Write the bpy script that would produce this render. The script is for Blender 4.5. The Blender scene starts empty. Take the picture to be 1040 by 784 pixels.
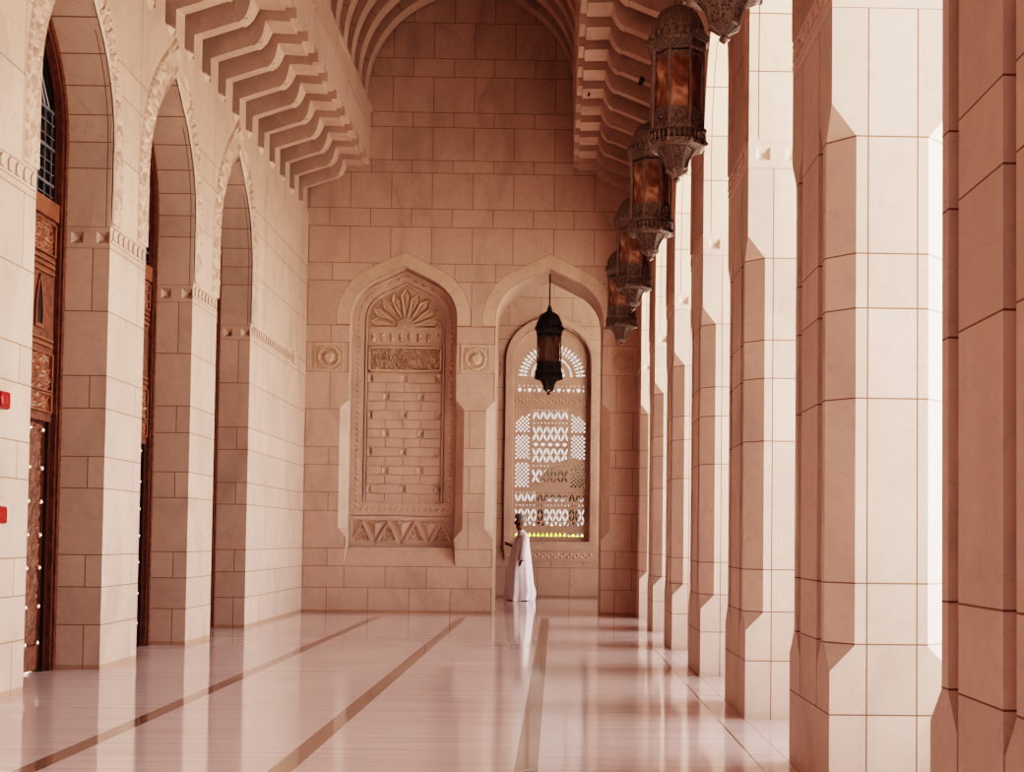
import bpy, math, random
from mathutils import Vector, Matrix, noise
from mathutils.geometry import tessellate_polygon
random.seed(7)
C = bpy.context.scene.collection
PI = math.pi

# ------------------------------------------------------------------ helpers
class MB:
    """collects polygons; build() links them as ONE mesh object"""
    def __init__(s): s.v=[]; s.f=[]; s.m=[]
    def add(s, vs, fs, mi=0):
        o=len(s.v); s.v += [tuple(p) for p in vs]
        for f in fs: s.f.append([i+o for i in f]); s.m.append(mi)
    def box(s, x0,x1,y0,y1,z0,z1, mi=0):
        vs=[(x,y,z) for z in (z0,z1) for y in (y0,y1) for x in (x0,x1)]
        s.add(vs, [(0,2,3,1),(4,5,7,6),(0,1,5,4),(2,6,7,3),(0,4,6,2),(1,3,7,5)], mi)
    def loft(s, loops, closed=True, caps=(False,False), mi=0, skip=None):
        n=len(loops[0]); vs=[p for l in loops for p in l]; fs=[]
        for j in range(len(loops)-1):
            for i in range(n if closed else n-1):
                if skip and skip(j,i): continue
                k=(i+1)%n
                fs.append((j*n+i, j*n+k, (j+1)*n+k, (j+1)*n+i))
        if caps[0]: fs.append(tuple(range(n))[::-1])
        if caps[1]: fs.append(tuple((len(loops)-1)*n+i for i in range(n)))
        s.add(vs, fs, mi)
    def prism(s, poly, fn, a, b, mi=0, caps=(True,True)):
        s.loft([[fn(p[0],p[1],a) for p in poly],[fn(p[0],p[1],b) for p in poly]], True, caps, mi)
    def lathe(s, prof, n, c=(0,0,0), rot=0, mi=0, caps=(True,True)):
        loops=[[(c[0]+r*math.cos(rot+2*PI*i/n), c[1]+r*math.sin(rot+2*PI*i/n), c[2]+z) for i in range(n)] for r,z in prof]
        s.loft(loops, True, caps, mi)
    def tube(s, path, r, n=8, mi=0):
        loops=[]
        P=[Vector(p) for p in path]
        for i,p in enumerate(P):
            t=(P[min(i+1,len(P)-1)]-P[max(i-1,0)]).normalized()
            a=t.cross(Vector((0,0,1)) if abs(t.z)<.9 else Vector((1,0,0))).normalized(); b=t.cross(a)
            rr=r[i] if isinstance(r,(list,tuple)) else r
            loops.append([p+a*(rr*math.cos(2*PI*k/n))+b*(rr*math.sin(2*PI*k/n)) for k in range(n)])
        s.loft(loops, True, (True,True), mi)
    def ball(s, c, r, n=10, mi=0, sx=1, sy=1, sz=1):
        m=max(4,n//2); loops=[]
        for j in range(m+1):
            a=-PI/2+PI*j/m; rr=max(1e-4,math.cos(a))*r
            loops.append([(c[0]+sx*rr*math.cos(2*PI*i/n), c[1]+sy*rr*math.sin(2*PI*i/n), c[2]+sz*r*math.sin(a)) for i in range(n)])
        s.loft(loops, True, (True,True), mi)
    def tess(s, loops, fn, d=0, mi=0):
        """flat polygon with holes, mapped through fn(a,b,d)"""
        tri=tessellate_polygon([[Vector((p[0],p[1],0)) for p in l] for l in loops])
        s.add([fn(p[0],p[1],d) for l in loops for p in l], [tuple(t) for t in tri], mi)
    def build(s, name, mats, parent=None, smooth=False, fix=True, kind=None):
        me=bpy.data.meshes.new(name); me.from_pydata(s.v,[],s.f)
        if not isinstance(mats,(list,tuple)): mats=[mats]
        for m in mats: me.materials.append(m)
        for p,mi in zip(me.polygons,s.m): p.material_index=mi; p.use_smooth=smooth
        if fix:
            import bmesh
            bm=bmesh.new(); bm.from_mesh(me)
            bmesh.ops.remove_doubles(bm, verts=bm.verts, dist=1e-5)
            bmesh.ops.recalc_face_normals(bm, faces=bm.faces)
            bm.to_mesh(me); bm.free()
        me.update()
        o=bpy.data.objects.new(name,me); C.objects.link(o)
        if parent: o.parent=parent; o.matrix_parent_inverse=Matrix.Identity(4)
        if kind: o['kind']=kind
        return o
def tag(o,label,cat,group=None):
    o['label']=label; o['category']=cat
    if group: o['group']=group
    return o
def thing(name,label,cat,loc=(0,0,0),group=None):
    o=bpy.data.objects.new(name,None); C.objects.link(o); o.location=loc; o.empty_display_size=.1
    return tag(o,label,cat,group)
def copy_tree(o,parent=None):
    c=o.copy(); C.objects.link(c)
    if parent: c.parent=parent; c.matrix_parent_inverse=Matrix.Identity(4)
    for ch in list(o.children): copy_tree(ch,c)
    return c
# axis maps: (a,b,d) -> xyz
def onXZ(Y,sgn=1): return lambda a,b,d: (a, Y+sgn*d, b)      # plane facing the camera (-Y); d goes into the wall
def onYZ(X,sgn=1): return lambda a,b,d: (X+sgn*d, a, b)
def arch(hw, spring, apex, n=14, base=None, c=0, th=None):
    """pointed arch: a round haunch running into a straight flank; list of (a,z) from left foot to right foot"""
    rise=apex-spring; th=math.radians(th or (64 if rise/hw<1.25 else 47))
    C_,S_=math.cos(th),math.sin(th)
    # hw = r(1-C) + L*S ; rise = r*S + L*C
    det=(1-C_)*C_-S_*S_; r=(hw*C_-rise*S_)/det; L=((1-C_)*rise-S_*hw)/det
    pts=[]; k=n-3
    for i in range(k+1):
        t=th*i/k; pts.append((c-hw+r*(1-math.cos(t)), spring+r*math.sin(t)))
    x,z=pts[-1]
    for i in (1,2,3): pts.append((x+(c-x)*i/3, z+(apex-z)*i/3))
    full=pts+[(2*c-x,z) for x,z in pts[-2::-1]]
    if base is not None: full=[(c-hw,base)]+full+[(c+hw,base)]
    return full
ORD=['first','second','third','fourth','fifth','sixth','seventh','eighth','ninth','tenth','eleventh','twelfth','thirteenth']

# ------------------------------------------------------------------ materials
def newmat(name):
    m=bpy.data.materials.new(name); m.use_nodes=True
    nt=m.node_tree; b=nt.nodes['Principled BSDF']
    return m,nt,b
def N(nt,t,**k):
    n=nt.nodes.new(t)
    for a,v in k.items(): setattr(n,a,v)
    return n
def M(nt,op,a,b=None,c=None,clamp=False):
    n=nt.nodes.new('ShaderNodeMath'); n.operation=op; n.use_clamp=clamp
    for i,x in enumerate((a,b,c)):
        if x is None: continue
        if isinstance(x,(int,float)): n.inputs[i].default_value=x
        else: nt.links.new(x,n.inputs[i])
    return n.outputs[0]
def mixc(nt,fac,a,b,mode='MIX'):
    n=nt.nodes.new('ShaderNodeMix'); n.data_type='RGBA'; n.blend_type=mode
    if isinstance(fac,(int,float)): n.inputs[0].default_value=fac
    else: nt.links.new(fac,n.inputs[0])
    for i,x in ((6,a),(7,b)):
        if isinstance(x,tuple): n.inputs[i].default_value=(*x,1) if len(x)==3 else x
        else: nt.links.new(x,n.inputs[i])
    return n.outputs[2]
def ramp(nt,fac,stops):
    n=nt.nodes.new('ShaderNodeValToRGB'); e=n.color_ramp.elements
    e[0].position,e[0].color=stops[0][0],(*stops[0][1],1); e[1].position,e[1].color=stops[-1][0],(*stops[-1][1],1)
    for p,c in stops[1:-1]:
        x=e.new(p); x.color=(*c,1)
    nt.links.new(fac,n.inputs[0]); return n.outputs[0]
STONE=(.465,.336,.28)
JOINT=(.17,.095,.06)
def stone(name, levels=(), axis=None, L=1.0, pos=None, col=STONE, w=.0045, rough=.55, foot_tint=.5, vary=.10):
    """marble blocks: level joints at given heights, upright joints per row at pos[row] (mod L)"""
    m,nt,b=newmat(name)
    geo=N(nt,'ShaderNodeNewGeometry'); sep=N(nt,'ShaderNodeSeparateXYZ'); nt.links.new(geo.outputs['Position'],sep.inputs[0])
    X,Y,Z=sep.outputs
    # veins and mottling
    mp=N(nt,'ShaderNodeMapping'); mp.inputs['Scale'].default_value=(1.1,1.1,.55); nt.links.new(geo.outputs['Position'],mp.inputs[0])
    n1=N(nt,'ShaderNodeTexNoise'); n1.inputs['Scale'].default_value=1.6; n1.inputs['Detail'].default_value=7; n1.inputs['Distortion'].default_value=1.2
    nt.links.new(mp.outputs[0],n1.inputs['Vector'])
    n2=N(nt,'ShaderNodeTexNoise'); n2.inputs['Scale'].default_value=14; n2.inputs['Detail'].default_value=4
    nt.links.new(geo.outputs['Position'],n2.inputs['Vector'])
    d=tuple(c*.86 for c in col); l=tuple(min(1,c*1.06) for c in col)
    base=ramp(nt,n1.outputs[0],[(.3,d),(.5,col),(.72,l)])
    # thin grey veins
    n5=N(nt,'ShaderNodeTexNoise'); n5.inputs['Scale'].default_value=.9; n5.inputs['Detail'].default_value=8; n5.inputs['Distortion'].default_value=2.5
    mp5=N(nt,'ShaderNodeMapping'); mp5.inputs['Rotation'].default_value=(.5,.7,.3); nt.links.new(geo.outputs['Position'],mp5.inputs[0]); nt.links.new(mp5.outputs[0],n5.inputs['Vector'])
    vein=M(nt,'MULTIPLY',M(nt,'COMPARE',n5.outputs[0],.52,.006),.22)
    base=mixc(nt,vein,base,tuple(c*k for c,k in zip(col,(.62,.68,.74))))
    f=M(nt,'MULTIPLY_ADD',n2.outputs[0],.16,.92)
    base=mixc(nt,1.0,base,f,'MULTIPLY')
    mask=None; row=None; off=None
    if levels:
        pos=list(pos) if pos else [0]*(len(levels)+1)
        off=pos[0]/L; row=0.0
        for i,lv in enumerate(levels):
            st=M(nt,'GREATER_THAN',Z,lv); row=M(nt,'ADD',row,st)
            dl=(pos[i+1]-pos[i])/L
            if axis and abs(dl)>1e-6: off=M(nt,'MULTIPLY_ADD',st,dl,off)
            h=M(nt,'COMPARE',Z,lv,w); mask=h if mask is None else M(nt,'MAXIMUM',mask,h)
    if axis:
        u={'X':X,'Y':Y}[axis]
        uu=M(nt,'SUBTRACT',M(nt,'DIVIDE',u,L), off if off is not None else (pos[0]/L if pos else 0))
        fr=M(nt,'FRACT',M(nt,'ADD',uu,.5))
        v=M(nt,'COMPARE',fr,.5,w/L)
        sn=N(nt,'ShaderNodeSeparateXYZ'); nt.links.new(geo.outputs['True Normal'],sn.inputs[0])
        an=M(nt,'ABSOLUTE',sn.outputs[1 if axis=='X' else 0])
        v=M(nt,'MULTIPLY',v,M(nt,'GREATER_THAN',an,.75))
        mask=v if mask is None else M(nt,'MAXIMUM',mask,v)
        cell=M(nt,'FLOOR',uu)
        wn=N(nt,'ShaderNodeTexWhiteNoise',noise_dimensions='2D')
        cb=N(nt,'ShaderNodeCombineXYZ'); nt.links.new(cell,cb.inputs[0]); 
        if not isinstance(row,float) and row is not None: nt.links.new(row,cb.inputs[1])
        nt.links.new(cb.outputs[0],wn.inputs['Vector'])
        rv=M(nt,'MULTIPLY_ADD',wn.outputs[0],vary,1-vary*.6)
        base=mixc(nt,1.0,base,rv,'MULTIPLY')
    elif row is not None:
        wn=N(nt,'ShaderNodeTexWhiteNoise',noise_dimensions='1D'); nt.links.new(row,wn.inputs['W'])
        base=mixc(nt,1.0,base,M(nt,'MULTIPLY_ADD',wn.outputs[0],vary*.7,1-vary*.4),'MULTIPLY')
    if mask is not None:
        base=mixc(nt,M(nt,'MULTIPLY',mask,.92),base,JOINT)
    if foot_tint:  # narrow darker brown band along the foot
        s=M(nt,'MULTIPLY',M(nt,'LESS_THAN',Z,.045),float(foot_tint))
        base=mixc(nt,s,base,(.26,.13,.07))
    nt.links.new(base,b.inputs['Base Color']); b.inputs['Roughness'].default_value=rough
    b.inputs['Specular IOR Level'].default_value=.3
    bp=N(nt,'ShaderNodeBump'); bp.inputs['Strength'].default_value=.08; bp.inputs['Distance'].default_value=.004
    nt.links.new(n2.outputs[0],bp.inputs['Height']); nt.links.new(bp.outputs[0],b.inputs['Normal'])
    return m
LOW=[.402,.74,1.028,1.625,1.91,2.345,2.64,3.225,3.80]     # shared course heights
# left wall: short rows show a joint near the far edge of each pier
sh,tl=11.41,12.33
face_levels=LOW+[4.02,4.69,5.275,5.57]
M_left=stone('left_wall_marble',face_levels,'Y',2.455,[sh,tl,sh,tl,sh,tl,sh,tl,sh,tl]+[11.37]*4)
mid,none,edge=-4.21,-4.7,-4.10
rev_levels=LOW+[3.99]+[4.526+.24*k for k in range(7)]
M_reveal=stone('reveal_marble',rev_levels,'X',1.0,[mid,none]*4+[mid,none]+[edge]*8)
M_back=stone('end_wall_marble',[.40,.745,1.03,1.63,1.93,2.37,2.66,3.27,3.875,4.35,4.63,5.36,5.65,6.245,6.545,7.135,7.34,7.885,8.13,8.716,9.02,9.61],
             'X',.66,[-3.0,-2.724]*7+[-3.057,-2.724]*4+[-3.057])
M_pier=stone('pier_marble',[.40,.735,1.025,1.91,2.345,2.61,3.18,3.81,4.01],'X',.24,[1.487]*10,w=.0036,foot_tint=.12,col=(.59,.455,.40),vary=.14)
M_stud=stone('stud_marble',foot_tint=0,col=(.59,.455,.40))
M_rsoff=stone('arcade_soffit_marble',[4.49+.405*k for k in range(5)],'X',5.0,[1.378]*6,col=(.62,.485,.41),foot_tint=0,w=.004)
M_right=stone('arcade_wall_marble',[4.02,4.69,5.275,5.57,6.15,6.44,7.1],'Y',2.52,[5.0,5.6,5,5.6,5,5.6,5,5.6])
M_stone=stone('plain_marble',foot_tint=False)
M_carve=stone('carved_marble',foot_tint=False,col=(.47,.345,.27))
M_vouss=stone('voussoir_marble',foot_tint=False,col=(.505,.38,.305))
M_vault=stone('vault_marble',foot_tint=False,col=(.43,.31,.24))
M_far=stone('far_wall_marble',[.62,1.03,1.63,1.93,2.37,2.66,3.27,3.875,4.35,4.63,5.36,5.65,6.245],'X',.66,[-3.0,-2.724]*7)
M_dark,nt,b=newmat('joint_brown'); b.inputs['Base Color'].default_value=(.30,.17,.11,1); b.inputs['Roughness'].default_value=.9  # dark brown of the joints between arch stones

def make_floor():
    m,nt,b=newmat('polished_marble_floor')
    geo=N(nt,'ShaderNodeNewGeometry'); sep=N(nt,'ShaderNodeSeparateXYZ'); nt.links.new(geo.outputs['Position'],sep.inputs[0])
    X,Y,Z=sep.outputs
    mp=N(nt,'ShaderNodeMapping'); mp.inputs['Scale'].default_value=(.25,9,1); nt.links.new(geo.outputs['Position'],mp.inputs[0])
    n=N(nt,'ShaderNodeTexNoise'); n.inputs['Scale'].default_value=2.4; n.inputs['Detail'].default_value=6; nt.links.new(mp.outputs[0],n.inputs['Vector'])
    n3=N(nt,'ShaderNodeTexNoise'); n3.inputs['Scale'].default_value=.8; n3.inputs['Detail'].default_value=5; nt.links.new(geo.outputs['Position'],n3.inputs['Vector'])
    base=ramp(nt,n.outputs[0],[(.3,(.58,.45,.43)),(.5,(.65,.52,.50)),(.7,(.71,.575,.555))])
    base=mixc(nt,1.0,base,M(nt,'MULTIPLY_ADD',n3.outputs[0],.16,.92),'MULTIPLY')
    # slab joints
    j=M(nt,'COMPARE',M(nt,'FRACT',M(nt,'ADD',M(nt,'DIVIDE',M(nt,'SUBTRACT',Y,8.38),2.815),.5)),.5,.0016)
    j=M(nt,'MULTIPLY',j,.5)
    for x,w,k in ((1.125,.007,.9),(1.31,.004,.5),(1.62,.006,.7)):
        j=M(nt,'MAXIMUM',j,M(nt,'MULTIPLY',M(nt,'COMPARE',X,x,w),k))
    # cross joints of the threshold strip between the piers
    t=M(nt,'COMPARE',M(nt,'FRACT',M(nt,'DIVIDE',M(nt,'SUBTRACT',Y,7.2),.85)),.5,.006)
    j=M(nt,'MAXIMUM',j,M(nt,'MULTIPLY',M(nt,'MULTIPLY',t,M(nt,'GREATER_THAN',X,1.125)),.6))
    base=mixc(nt,j,base,(.20,.11,.075))
    # three inlaid brown bands running down the hall
    s=None
    for x in (-2.70,-1.41,-.14):
        c=M(nt,'COMPARE',X,x,.062); s=c if s is None else M(nt,'MAXIMUM',s,c)
    s=M(nt,'MULTIPLY',s,M(nt,'LESS_THAN',Y,18.2))
    n4=N(nt,'ShaderNodeTexNoise'); n4.inputs['Scale'].default_value=9; n4.inputs['Detail'].default_value=5; nt.links.new(geo.outputs['Position'],n4.inputs['Vector'])
    sc=ramp(nt,n4.outputs[0],[(.3,(.235,.145,.11)),(.7,(.33,.21,.165))])
    base=mixc(nt,s,base,sc)
    nt.links.new(base,b.inputs['Base Color'])
    rn=M(nt,'MULTIPLY_ADD',n3.outputs[0],.05,.055); nt.links.new(rn,b.inputs['Roughness'])
    b.inputs['IOR'].default_value=1.95
    return m
M_floor=make_floor()
def simple(name,col,rough=.6,metal=0,noise_scale=0,amt=.2,bump=0,spec=.5):
    m,nt,b=newmat(name); b.inputs['Roughness'].default_value=rough; b.inputs['Metallic'].default_value=metal
    b.inputs['Specular IOR Level'].default_value=spec
    if noise_scale:
        tc=N(nt,'ShaderNodeTexCoord'); n=N(nt,'ShaderNodeTexNoise'); n.inputs['Scale'].default_value=noise_scale; n.inputs['Detail'].default_value=5
        nt.links.new(tc.outputs['Object'],n.inputs['Vector'])
        c=ramp(nt,n.outputs[0],[(.3,tuple(x*(1-amt) for x in col)),(.7,tuple(min(1,x*(1+amt)) for x in col))])
        nt.links.new(c,b.inputs['Base Color'])
        if bump:
            bp=N(nt,'ShaderNodeBump'); bp.inputs['Strength'].default_value=bump; bp.inputs['Distance'].default_value=.01
            nt.links.new(n.outputs[0],bp.inputs['Height']); nt.links.new(bp.outputs[0],b.inputs['Normal'])
    else: b.inputs['Base Color'].default_value=(*col,1)
    return m
def make_bronze():
    m,nt,b=newmat('pierced_bronze')
    tc=N(nt,'ShaderNodeTexCoord'); v=N(nt,'ShaderNodeTexVoronoi'); v.inputs['Scale'].default_value=55
    nt.links.new(tc.outputs['Object'],v.inputs['Vector'])
    c=ramp(nt,v.outputs['Distance'],[(.1,(.03,.022,.019)),(.35,(.13,.095,.08)),(.6,(.20,.15,.13))])
    nt.links.new(c,b.inputs['Base Color']); b.inputs['Roughness'].default_value=.62; b.inputs['Metallic'].default_value=.2
    bp=N(nt,'ShaderNodeBump'); bp.inputs['Strength'].default_value=.6; bp.inputs['Distance'].default_value=.006
    nt.links.new(v.outputs['Distance'],bp.inputs['Height']); nt.links.new(bp.outputs[0],b.inputs['Normal'])
    return m
M_bronze=make_bronze()
M_bar=simple('bronze_bars',(.21,.155,.135),.45,.2,30,.3)
M_bronze_dk=simple('shade_toned_bronze',(.022,.014,.011),.6,.1,40,.4,.4); M_bar_dk=simple('shade_toned_bars',(.03,.019,.015),.6,.1,30,.3); M_amber_dk=simple('shade_toned_amber_glass',(.085,.035,.02),.2,0,6,.6)  # archway lantern's backlit dimness put into darker copies of its materials
def make_amber():
    m,nt,b=newmat('marbled_amber_glass')
    tc=N(nt,'ShaderNodeTexCoord'); w=N(nt,'ShaderNodeTexNoise'); w.inputs['Scale'].default_value=5; w.inputs['Detail'].default_value=5; w.inputs['Distortion'].default_value=2.2
    mp=N(nt,'ShaderNodeMapping'); mp.inputs['Scale'].default_value=(1,1,.45); nt.links.new(tc.outputs['Object'],mp.inputs[0]); nt.links.new(mp.outputs[0],w.inputs['Vector'])
    c=ramp(nt,w.outputs[0],[(.30,(.09,.04,.024)),(.46,(.20,.098,.06)),(.55,(.31,.165,.105)),(.66,(.48,.30,.21))])
    nt.links.new(c,b.inputs['Base Color']); b.inputs['Roughness'].default_value=.15
    b.inputs['Transmission Weight'].default_value=0.0
    return m
M_amber=make_amber()
M_wood=simple('carved_teak',(.115,.043,.024),.6,0,18,.45,.4)
M_wood_dk=simple('dark_teak',(.05,.018,.012),.38,0,20,.3)
M_wood_lt=simple('light_teak',(.16,.062,.033),.45,0,14,.3)
M_pane=simple('dark_window_glass',(.012,.014,.018),.08,0)
M_grille=simple('grille_grey',(.15,.145,.15),.4,.3)
M_brass=simple('polished_stud',(.80,.66,.52),.25,.6)
M_red=simple('red_enamel',(.25,.012,.010),.35)
M_redw=simple('frosted_lens',(.75,.55,.52),.3)
M_black=simple('black_plastic',(.015,.013,.012),.4)
M_skin=simple('brown_skin',(.15,.065,.04),.55)
M_robe=simple('white_cotton',(.80,.74,.78),.85,0,6,.05)
M_cap=simple('embroidered_cap',(.22,.205,.20),.8,0,60,.5,.3)
M_sandal=simple('dark_leather',(.03,.015,.012),.5)
M_hedge=simple('hedge_leaves',(.30,.34,.02),.7,0,9,.6,.6)
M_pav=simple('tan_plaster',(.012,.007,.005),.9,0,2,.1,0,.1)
M_ground=simple('pale_paving',(.80,.71,.64),.6,0,.6,.06)

# ------------------------------------------------------------------ dimensions
XL,XR=-4.06,1.31; XO=2.0; YE=19.05; YB=20.10; YF=24.5
CX=-1.44; RV=1.685; ZV=8.36
AH,AS,AA=.772,4.74,6.03                       # arcade arch: half width, spring, apex
lefts=[(14.055,15.60),(11.60,13.12),(9.16,10.68),(6.695,8.235)]

# ------------------------------------------------------------------ setting: floor and ground
b_=MB(); b_.box(-9,2.6,-8,YF+.3,-.2,0); b_.build('floor',M_floor,kind='structure')
b_=MB(); b_.box(2.6,70,-60,90,-.25,-.05); b_.box(-60,2.6,YF+.3,90,-.25,-.05); b_.build('ground_1',M_ground,kind='structure')

# ------------------------------------------------------------------ left wall with doorways
def left_wall():
    b_=MB()
    poly=[(-7,0)]
    for a,c in sorted(lefts):
        hw=(c-a)/2; pts=arch(hw,AS,AA,14,0,(a+c)/2)
        poly+=pts
    poly+=[(YE,0),(YE,6.46),(-7,6.46)]
    b_.tess([poly],onYZ(XL),0,0)
    for a,c in lefts:
        hw=(c-a)/2; pts=arch(hw,AS,AA,14,None,(a+c)/2)
        L=[(a,0),(a,3.80),(a,3.99)]; R=[(c,3.99),(c,3.80),(c,0)]
        loop=L+pts+R
        n=len(loop)
        b_.loft([[(XL,y,z) for y,z in loop],[(-4.62,y,z) for y,z in loop]],False,mi=1,skip=lambda j,i:i==n-3)
        # sunk-pyramid stud course on the far jamb
        fn=onXZ(c)
        sq=lambda cx,h:[(cx-h,3.895-h),(cx+h,3.895-h),(cx+h,3.895+h),(cx-h,3.895+h)]
        cs=[-4.355,-4.125]
        b_.tess([[(-4.62,3.80),(XL,3.80),(XL,3.99),(-4.62,3.99)]]+[sq(cx,.055) for cx in cs],fn,0,2)
        for cx in cs:
            q=sq(cx,.055); vs=[fn(p[0],p[1],0) for p in q]+[fn(cx,3.895,.05)]
            b_.add(vs,[(0,1,4),(1,2,4),(2,3,4),(3,0,4)],2)
    # back of the wall and the recess behind the corbels
    b_.build('wall_left',[M_left,M_reveal,M_stone],fix=False,kind='structure')
left_wall()
def dentil_row(b_,X,sgn,y0,y1,z0,z1,p=.118):
    n=max(1,int((y1-y0)/p)); 
    b_.box(min(X,X+sgn*.010),max(X,X+sgn*.010),y0,y1,z1,z1+.02)
    b_.box(min(X,X+sgn*.010),max(X,X+sgn*.010),y0,y1,z0-.02,z0)
    for i in range(n):
        c=y0+(y1-y0)*(i+.5)/n; w=.026
        poly=[(c-w,z0+.012),(c+w,z0+.012),(c+w,z1-.045),(c,z1-.012),(c-w,z1-.045)]
        b_.prism(poly,lambda a,bb,d:(X+sgn*d,a,bb),0,.015)
b_=MB()
for y0,y1 in ((8.26,9.14),(10.70,11.58),(13.14,14.03)): dentil_row(b_,XL,1,y0,y1,3.875,4.0)
b_.build('trim_1',M_stone,kind='structure')
b_=MB(); dentil_row(b_,XL,1,15.63,18.1,3.875,4.0); b_.box(XL,XL+.02,18.12,18.3,3.86,4.06); b_.build('trim_2',M_stone,kind='structure')

def carved_border(name,X,sgn,yc,amp=1.0,z0=4.03):
    """relief band of scrolling leaves following the pointed arch"""
    inn=arch(AH-.005,AS,AA,40,None,yc); out=arch(.985,AS,6.46,40,None,yc)
    inn=[(inn[0][0],z0+(AS-z0)*k/12) for k in range(12)]+inn+[(inn[-1][0],AS-(AS-z0)*k/12) for k in range(1,13)]
    out=[(out[0][0],z0+(AS-z0)*k/12) for k in range(12)]+out+[(out[-1][0],AS-(AS-z0)*k/12) for k in range(1,13)]
    # refine
    def refine(p,k):
        r=[]
        for (a,b),(c,d) in zip(p,p[1:]): r+=[(a+(c-a)*i/k,b+(d-b)*i/k) for i in range(k)]
        return r+[p[-1]]
    inn=refine(inn,4); out=refine(out,4); n=len(inn); T=16
    b_=MB(); half=(n-1)/2
    loops=[]
    for j in range(T+1):
        t=j/T; l=[]
        for i in range(n):
            s=abs(i-half)/half
            ph=s*52
            if t<.07: h=.03*amp
            elif t>.84: h=(.012+.016*(math.sin(s*150)>0))*amp
            else:
                tt=(t-.07)/.77
                w1=math.sin(ph+4.2*math.sin(PI*tt)); w2=math.sin(ph*2.1-7*tt+1)
                h=(.004+.052*max(0,w1)**.5*math.sin(PI*tt)**.5*(.55+.45*(w2>-.2)) if w1>0 else .004+.018*max(0,w2))*1.0
                h*=amp
            if j in(0,T): h=0.0 if j==T else .012*amp
            a=inn[i][0]+(out[i][0]-inn[i][0])*t; z=inn[i][1]+(out[i][1]-inn[i][1])*t
            l.append((X+sgn*(h+.001),a,z))
        loops.append(l)
    b_.loft(loops,False)
    return b_.build(name,M_stone,smooth=False,kind='structure')
k=3
for a,c in lefts[:3]:
    carved_border('trim_%d'%k,XL,1,(a+c)/2); k+=1

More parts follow.
